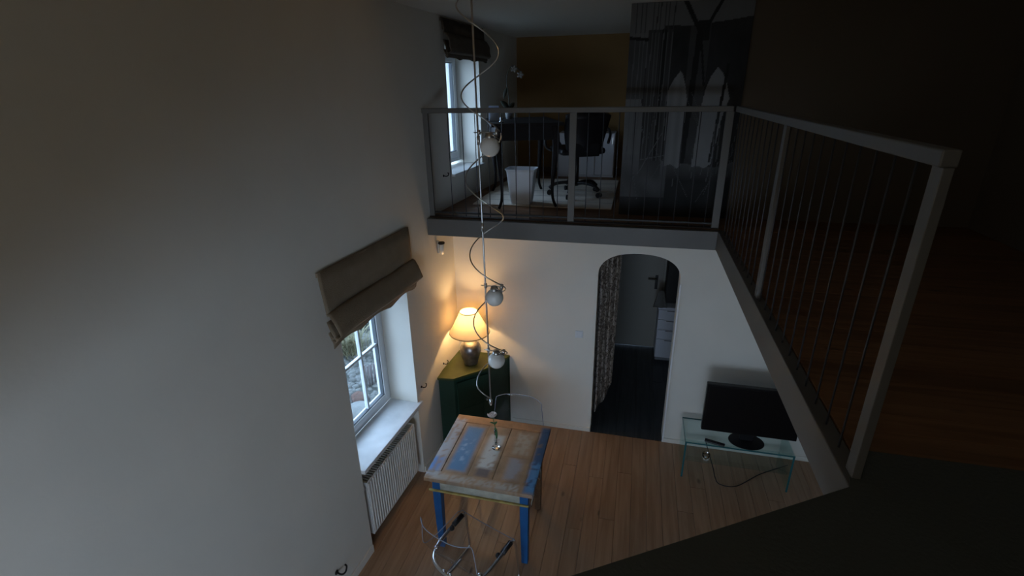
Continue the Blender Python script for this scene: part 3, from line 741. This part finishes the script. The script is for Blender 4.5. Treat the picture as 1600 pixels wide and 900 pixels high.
bx('screen',(-.40,.40,-.0215,-.0195,.115,.58),mat('tv_screen',(.003,.003,.004),.3),tv,0)
bx('neck',(-.06,.06,.0,.03,.01,.10),blk,tv,.004)
bm=B(); lathe(bm,[(0,0),(.16,0),(.16,.006),(.06,.012),(0,.012)],seg=32); o=obj('foot',bm,blk,tv,.002); o.scale=(1,.8,1)
rm=thing('remote_control','black remote control lying on the glass table beside the television','remote control',(.905,4.235,.4255),-.28)
bx('remote_body',(-.09,.09,-.022,.022,0,.018),blk,rm,.006)
for i in range(5):
    bx('button',(-.07+i*.026,-.058+i*.026,-.006,.006,.0182,.0205),mat('button_grey',(.06,.06,.065),.5),rm,0)
gc=thing('glass_dish','small clear glass dish on the lower shelf of the television table','dish',(.86,4.30,.1805))
bm=B(); lathe(bm,[(0,0),(.03,0),(.034,.03),(.038,.06),(.035,.06),(.031,.03),(0,.006)],seg=24,cap=False); obj('glass_body',bm,MATS['clear_glass'],gc,smooth=True)
bm=B(); tube(bm,smooth_path([(.86,4.40,.30),(.90,4.33,.20),(.93,4.23,.13),(.955,4.20,.05),(1.0,4.17,.008),(1.15,4.18,.008),(1.4,4.40,.008),(1.7,4.6,.008)],8),.0045,8)
o=obj('power_cord',bm,blk,smooth=True); tag(o,'thin black power cord hanging from the glass table to the floor','cord')
sw=thing('light_switch','white light switch on the wall left of the arch','switch',(-.466,4.7195,1.205))
bx('switch_plate',(-.04,.04,-.010,0,-.04,.04),white,sw,.003); bx('rocker',(-.028,.028,-.015,-.010,-.028,.028),white,sw,.002)

# ------------------------------------------------------------------ kitchen contents
d1=B(); box(d1,-.30,.47,6.89,6.92,.005,2.03); door=struct('door_1',d1,mat('door_paint',(.27,.26,.235),.5),.003)
bm=B(); box(bm,-.36,-.30,6.86,6.92,0,2.1); box(bm,.47,.53,6.86,6.92,0,2.1); box(bm,-.36,.53,6.86,6.92,2.04,2.1); obj('door_frame',bm,mat('door_frame_paint',(.33,.33,.30),.5),door,.003)
bm=B(); box(bm,.355,.395,6.882,6.89,.93,1.14); tube(bm,smooth_path([(.375,6.885,1.09),(.375,6.845,1.09),(.36,6.84,1.09),(.26,6.84,1.092)],4),.010,8); obj('door_handle',bm,mat('dark_handle',(.04,.04,.04),.35,.8),door,.001)
# curtain
pc=B(); n=70; G=[]
for i in range(n+1):
    u=i/n; row=[]
    for j in range(16):
        v=j/15; z=.10+1.92*v; x=-.34+.23*u+.02*v*u+ .0; y=4.97+.045*math.sin(u*PI*5+v*.8)+.02*noise.noise(Vector((u*4,v*4,0)))
        row.append(pc.verts.new((x,y,z+ (1-v)*(.40*u*u+.015*math.sin(u*20)))))
    G.append(row)
for a,b in zip(G,G[1:]):
    for j in range(15): pc.faces.new((a[j],b[j],b[j+1],a[j+1]))
m,t,b=nt('patterned_fabric'); tc=N(t,'ShaderNodeTexCoord'); vo=N(t,'ShaderNodeTexNoise'); vo.inputs['Scale'].default_value=24; vo.inputs['Detail'].default_value=3; vo.inputs['Distortion'].default_value=1.5; t.links.new(tc.outputs['Object'],vo.inputs['Vector'])
cr=N(t,'ShaderNodeValToRGB'); cr.color_ramp.elements[0].position=.46; cr.color_ramp.elements[0].color=(.10,.08,.065,1); cr.color_ramp.elements[1].position=.54; cr.color_ramp.elements[1].color=(.38,.34,.30,1); t.links.new(vo.outputs['Fac'],cr.inputs[0]); t.links.new(cr.outputs[0],b.inputs['Base Color']); b.inputs['Roughness'].default_value=.95
o=obj('curtain',pc,m,smooth=True,solid=.003); tag(o,'patterned cream and brown curtain hanging inside the arch on the left','curtain')
bm=B(); tube(bm,[(-.45,4.97,2.04),(.62,4.97,2.04)],.009,10); o=obj('curtain_rod',bm,blk,smooth=True); tag(o,'dark curtain rod above the arch opening on the kitchen side','curtain rod')
ku=thing('drawer_unit','white drawer unit standing inside the arch on the right','drawer unit',(.56,6.50,0))
unitw=mat('unit_white',(.62,.66,.74),.4)
bx('carcass',(-.14,.40,.0,.40,.06,.80),unitw,ku,.003); bx('plinth',(-.13,.39,.03,.38,0,.06),mat('plinth_grey',(.2,.22,.25),.6),ku,.002); bx('worktop',(-.15,.41,-.02,.40,.802,.832),unitw,ku,.004)
for i,(z0,z1) in enumerate(((.65,.795),(.50,.645),(.355,.495),(.065,.35))):
    d=bx('drawer',(-.137,.397,-.018,-.0005,z0+.003,z1-.003),unitw,ku,.003); bx('handle',(-.03,.28,-.026,-.018,z1-.018,z1-.010),mat('handle_grey',(.15,.16,.18),.5),d,0)  # drawer handles in plain dark grey
wc=thing('dark_filler_block','dark block added for the darkness above the white drawer unit beyond the arch','cupboard',(.80,6.70,.87))  # added black block that stands for the kitchen's darkness
bx('carcass',(-.31,.35,-.15,.20,0,1.30),mat('filler_dark',(.012,.012,.013),.6),wc,.003)
for i in range(2): d=bx('door',(-.305+i*.33,.015+i*.33,-.17,-.151,.01,1.14),MATS['filler_dark'],wc,.003); bx('handle',(-.01+i*.03,.0+i*.03,-.185,-.17,.1,.25),chromed,d,.001)
# cloth hanging on the door edge
hb=B(); G=[]
for i in range(9):
    u=i/8; row=[]
    for j in range(8):
        v=j/7; hw=.035+.055*v; row.append(hb.verts.new(((u-.5)*2*hw, .012*math.sin(u*9)*v, -.24*v)))
    G.append(row)
for a,b in zip(G,G[1:]):
    for j in range(7): hb.faces.new((a[j],a[j+1],b[j+1],b[j]))
o=obj('hanging_cloth',hb,mat('grey_cloth',(.12,.12,.115),.95),smooth=True,solid=.012,loc=(.43,6.47,1.07)); tag(o,'small grey cloth hanging beside the white drawer unit','cloth')
bm=B(); tube(bm,[(.43,6.47,1.065),(.43,6.56,1.09),(.45,6.56,1.10)],.004,6)
o=obj('cloth_hook',bm,chromed,smooth=True); tag(o,'small metal hook holding the grey cloth','hook')

# ------------------------------------------------------------------ gallery furniture
rg=B(); box(rg,-1.60,-.215,4.81,6.42,2.5105,2.522)
o=obj('rug',rg,creamrug,bevel=.004)
rug=thing('floor_rug','cream rug with faint square seams under the desk on the gallery','rug',(-.9,5.6,2.5105)); o.name='rug_pile'; o.parent=rug; o.location=(.9,-5.6,-2.5105)
bm=B()
for y in(-.55,-.28,0,.27,.54): box(bm,-.70,.685,y-.003,y+.003,.0118,.0128)
obj('seam',bm,mat('seam_grey',(.25,.23,.21),.9),rug)
dk=thing('writing_desk','black writing desk with curved legs near the gallery window','desk',(-1.165,5.155,2.5225),math.atan2(.18,.51))
bx('desktop',(-.335,.335,-.515,.515,.755,.785),blkw,dk,.004)
bx('apron',(-.27,.27,-.47,-.45,.63,.755),blkw,dk,.003); bx('apron',(-.27,.27,.45,.47,.63,.755),blkw,dk,.003)
bx('apron',(-.28,-.26,-.45,.45,.63,.755),blkw,dk,.003); ap=bx('apron',(.26,.28,-.45,.45,.63,.755),blkw,dk,.003)
for sx in(-1,1):
    for sy in(-1,1):
        pts=[(sx*.255,sy*.445,.76),(sx*.27,sy*.46,.62),(sx*.262,sy*.452,.45),(sx*.245,sy*.44,.22),(sx*.25,sy*.445,.08),(sx*.28,sy*.47,.0)]
        bm=B(); sp=smooth_path(pts,4); rr=[.036-.022*min(1,max(0,(.62-p.z)/.45)) for p in sp]; tube(bm,sp,.03,10,radii=rr); obj('leg',bm,blkw,dk,smooth=True)
# things on the desk
bf=thing('blue_box','pale blue upright box at the left end of the black desk','letter holder',(-1.41,5.02,3.308),.3)  # plain upright box of pale blue sheets
blu=mat('pale_blue_plastic',(.42,.54,.75),.5)
bx('back_sheet',(-.05,.05,-.003,.003,0,.14),blu,bf,.001); bx('front_sheet',(-.05,.05,-.045,-.039,0,.10),blu,bf,.001); bx('box_base',(-.05,.05,-.045,.003,0,.006),blu,bf,.001)
orc=thing('potted_orchid','thin dark orchid twig with two pale blooms standing on the black desk','plant',(-1.335,5.33,3.3085))
bm=B(); lathe(bm,[(0,0),(.032,0),(.042,.075),(.040,.08),(.036,.075),(0,.06)],seg=20); obj('pot',bm,mat('pot_clear',(.35,.36,.36),.2),orc,smooth=True)
tw=mat('twig_dark',(.02,.022,.012),.6)
bm=B(); tube(bm,smooth_path([(0,0,.06),(.0,0,.2),(-.02,0,.36),(.0,0,.46),(.04,0,.50),(.09,0,.485),(.13,0,.44)],5),.0045,7); obj('stem',bm,tw,orc,smooth=True)
leaf(orc,(0,0,.07),(-.07,-.05,.22),.03,tw); leaf(orc,(0,0,.07),(.05,.02,.19),.025,tw); leaf(orc,(-.02,0,.30),(-.05,-.01,.22),.018,tw)
for c in((.06,-.005,.475),(.125,-.005,.42)):
    bm=B()
    for k in range(5):
        a=k*2*PI/5; mt=Matrix.Translation(Vector(c)+Vector((.018*math.cos(a),0,.018*math.sin(a))))@Matrix.Rotation(-a,4,'Y')@Matrix.Diagonal((1.3,.25,.8,1)); bmesh.ops.create_uvsphere(bm,u_segments=10,v_segments=6,radius=.014,matrix=mt)
    obj('bloom',bm,mat('pale_bloom',(.16,.15,.14),.4),orc,smooth=True)
pf=thing('desk_ornament','small shiny metal ornament on the edge of the black desk','ornament',(-1.255,4.72,3.308))
bm=B(); lathe(bm,[(0,0),(.02,0),(.022,.012),(.010,.02),(.016,.035),(.010,.05),(0,.052)],seg=16); obj('ornament_body',bm,chrome,pf,smooth=True)
# waste bin
wb=thing('waste_bin','white tapered waste bin under the black desk','bin',(-1.115,4.93,2.5225))
bm=B()
def rr_ring(hw,z,seg=8,c=.35):
    pts=[]
    for q,(sx,sy) in enumerate(((1,1),(-1,1),(-1,-1),(1,-1))):
        for k in range(5):
            a=q*PI/2+k*PI/8; r_=hw*c; pts.append((sx*(hw-r_)+r_*math.cos(a),(sy*(hw-r_)+r_*math.sin(a))*.8,z))
    return [bm.verts.new(p) for p in pts]
rings=[rr_ring(.100,0),rr_ring(.112,.08),rr_ring(.138,.32),rr_ring(.152,.345),rr_ring(.146,.345),rr_ring(.128,.31),rr_ring(.10,.01)]
for a,b in zip(rings,rings[1:]):
    for i in range(len(a)): bm.faces.new((a[i],a[(i+1)%len(a)],b[(i+1)%len(a)],b[i]))
bm.faces.new(rings[0][::-1]); bm.faces.new(rings[-1]); obj('bin_body',bm,mat('bin_white',(.74,.76,.80),.5),wb,smooth=False)
# office chair
oc=thing('office_chair','black swivel office chair with armrests and castors beside the desk','chair',(-.63,5.42,2.5225),.45)
leather=mat('black_leather',(.013,.012,.014),.38)
bm=B(); box(bm,-.24,.24,-.22,.24,.44,.51); bm2=obj('seat',bm,leather,oc,.035)
bm=B(); G=[]
for j in range(13):
    v=j/12; z=.48+.35*v; hw=.17+.055*v+.012*math.sin(v*PI); y=-.22-.10*v*v-.02; row=[]
    for i in range(13):
        u=-1+2*i/12; row.append(bm.verts.new((u*hw,y+.05*u*u,z+ (.02*(1-u*u) if j==12 else 0))))
    G.append(row)
for a,b in zip(G,G[1:]):
    for i in range(12): bm.faces.new((a[i],a[i+1],b[i+1],b[i]))
obj('backrest',bm,leather,oc,smooth=True,solid=.045)
bm=B(); box(bm,-.15,.15,-.262,-.215,.43,.56); obj('back_bracket',bm,blk,oc,.01)
for s_ in(-1,1):
    bm=B(); tube(bm,smooth_path([(s_*.24,.14,.46),(s_*.29,.17,.50),(s_*.30,.17,.60),(s_*.30,.12,.675),(s_*.30,-.08,.68),(s_*.29,-.17,.63),(s_*.25,-.22,.55)],5),.014,10); obj('armrest',bm,blk,oc,smooth=True)
bm=B(); tube(bm,[(0,0,.10),(0,0,.44)],.026,14); obj('gas_column',bm,blk,oc,smooth=True)
for k in range(5):
    a=k*2*PI/5+.35; c,s_=math.cos(a),math.sin(a)
    bm=B(); sp=smooth_path([(0,0,.12),(.10*c,.10*s_,.135),(.22*c,.22*s_,.12),(.285*c,.285*s_,.075)],4); tube(bm,sp,.018,8); sp=obj('base_spoke',bm,blk,oc,smooth=True)
    bm=B()
    for d in(-.014,.014):
        mt=Matrix.Translation((.285*c-d*s_,.285*s_+d*c,.0275))@Matrix.Rotation(a,4,'Z')@Matrix.Rotation(PI/2,4,'X'); bmesh.ops.create_cone(bm,cap_ends=True,segments=16,radius1=.026,radius2=.026,depth=.018,matrix=mt)
    obj('castor',bm,blk,sp)
# low white cupboard at the ochre wall
lc=thing('low_cupboard','low white cupboard against the ochre wall behind the office chair','cupboard',(-.66,6.82,2.5105))
cw=mat('cupboard_white',(.56,.54,.55),.5)
bx('carcass',(-.36,.36,-.14,.22,.0,.55),cw,lc,.003)
for i in range(3): d=bx('door',(-.355+i*.238,-.125+i*.238,-.156,-.141,.03,.545),cw,lc,.003); bx('handle',(-.15+i*.238,-.14+i*.238,-.165,-.156,.42,.50),chromed,d,0)
bm=B(); box(bm,-1.80,-.115,7.035,7.049,2.511,2.58); struct('baseboard_upper', bm, mat('brown_trim',(.10,.05,.025),.6), .002)

# ------------------------------------------------------------------ small wall things
iron=mat('wrought_iron',(.02,.018,.016),.6,.4)
def hook(label,y,z):
    t=thing('wall_hook',label,'hook',mw=lw(0,y,z))
    bm=B(); lathe(bm,[(0,0),(.012,0),(.010,.006),(0,.008)],seg=12); o=obj('rosette',bm,iron,t,smooth=True); o.rotation_euler=(0,PI/2,0)
    bm=B(); tube(bm,smooth_path([(.004,0,0),(.03,0,-.004),(.045,.012,.004),(.042,.03,.020),(.03,.034,.024)],4),.0045,7); obj('hook_arm',bm,iron,t,smooth=True)
    return t
hook('small dark iron hook on the wall right of the lower window sill',3.80,.955)
hook('small dark iron hook on the wall below the upper gallery window',4.60,2.83)
hook('small dark iron hook on the wall just above the green cabinet top',4.30,.93)
t=hook('dark iron hook low on the wall at the lower left, near the floor',2.30,.27); t.scale=(1.5,1.5,1.5)
scn=thing('wall_sconce','small wall light with a dark cap under the left end of the beam','sconce',mw=lw(0,4.36,2.19))
bm=B(); lathe(bm,[(0,.05),(.03,.05),(.034,.04),(.028,.03),(0,.03)],seg=18); o=obj('cap',bm,iron,scn,smooth=True); o.location=(.045,0,.0)
bm=B(); lathe(bm,[(0,-.07),(.018,-.07),(.026,.03),(0,.03)],seg=18); o=obj('glass_tube',bm,opal,scn,smooth=True); o.location=(.045,0,0)
bx('bracket',(0,.02,-.015,.015,-.06,.06),chromed,scn,.002)
bm=B(); tube(bm,[(.01,0,.035),(.045,0,.045)],.006,8); obj('bracket_arm',bm,iron,scn,smooth=True)

# ------------------------------------------------------------------ garden outside the lower window
soil=mat('garden_gravel',(.05,.055,.05),.95,var=.5,vscale=9,bump=.8,bscale=30)
bm=B(); box(bm,-16,-.44,-6,22,.10,.16)
gr=struct('ground',bm,soil,mw=LWM)
rk=random.Random(11)
def pebbles(name,label,cat,n,area_,rng,m):
    bm=B()
    for i in range(n):
        x=rk.uniform(*area_[0]); y=rk.uniform(*area_[1]); s=rk.uniform(*rng)
        top=bm.verts.new((x,y,.16+s*.6)); n_=7; a0=rk.uniform(0,6); r1=[];r0=[]
        for k in range(n_):
            a=a0+k*2*PI/n_; q=s*rk.uniform(.75,1.25)
            r1.append(bm.verts.new((x+q*math.cos(a)*.75,y+q*math.sin(a)*.75,.16+s*.48))); r0.append(bm.verts.new((x+q*math.cos(a),y+q*math.sin(a),.161)))
        for k in range(n_):
            j=(k+1)%n_; bm.faces.new((r1[k],r1[j],top)); bm.faces.new((r0[k],r0[j],r1[j],r1[k]))
    o=obj(name,bm,m,smooth=True,mw=LWM); tag(o,label,cat,kind='stuff'); return o
pebbles('gravel','loose pale grey gravel covering the garden outside the lower window','gravel',3600,((-2.6,-.5),(3.2,8.0)),(.018,.05),mat('pebble',(.11,.115,.11),.85,var=.45,vscale=4))
def rock(label,x,y,s,m,sz=.7):
    bm=B(); bmesh.ops.create_icosphere(bm,subdivisions=3,radius=s,matrix=Matrix.Diagonal((1.2,1,sz,1)))
    for v in bm.verts: v.co*=1+.22*noise.noise(v.co*5/s*.2+Vector((x,y,0)))
    o=obj('garden_rock',bm,m,smooth=True,loc=(x,y,.16+s*.35)); tag(o,label,'rock'); return o
rock('large pale rounded rock outside the lower window',-2.83,4.22,.15,mat('pale_rock',(.14,.145,.14),.8,var=.2,vscale=9,bump=.5))
rock('reddish brown angular rock beside the pale rock outside the window',-3.02,4.50,.085,mat('red_rock',(.09,.05,.038),.85,var=.3,vscale=12,bump=.5),.9)
rock('grey pink rock at the bottom corner of the lower window view',-2.78,3.82,.11,mat('pink_rock',(.14,.11,.11),.85,var=.3,vscale=12,bump=.5))
wk=thing('wattle_border','upright weathered stakes edging the gravel outside the window','garden edging',(-2.95,4.95,.16),.9)
stk=mat('weathered_stake',(.10,.085,.09),.9,var=.3,vscale=15)
for i in range(12):
    bm=B(); tube(bm,[(0,0,0),(.004,0,.28+.05*rk.random())],.015,7); o=obj('stake',bm,stk,wk,smooth=True); o.location=(-.22+i*.04,.01*rk.random(),0)
def grass(label,x,y,n,h,m):
    bm=B()
    for i in range(n):
        a=rk.uniform(0,2*PI); l=rk.uniform(.4,1)*h; b=Vector((rk.gauss(0,.10),rk.gauss(0,.10),0)); tip=b+Vector((math.cos(a)*l*.7,math.sin(a)*l*.7,l*.8)); mid=(b+tip)/2+Vector((0,0,l*.18)); s=Vector((-math.sin(a),math.cos(a),0))*.006
        v=[bm.verts.new(p) for p in(b-s,b+s,mid+s,mid-s,tip)]; bm.faces.new(v[:4]); bm.faces.new((v[3],v[2],v[4]))
    o=obj('grass_tuft',bm,m,loc=(x,y,.16)); tag(o,label,'plant',kind='stuff'); return o
dry=mat('dry_grass',(.18,.17,.10),.9,var=.3,vscale=10); grn=mat('garden_green',(.06,.09,.07),.9,var=.3,vscale=10)
for i,(x,y) in enumerate(((-3.75,5.5),(-4.1,6.3),(-3.5,6.6),(-4.6,7.2),(-3.9,7.6))):
    grass(['tuft of dry straw coloured grass on the garden gravel','drooping yellowed grass clump behind the gravel','green and yellow clump beside the stakes','far clump of pale grass in the garden','farthest grass clump seen under the blind'][i],x,y,260,.55,dry if i%2==0 else grn)
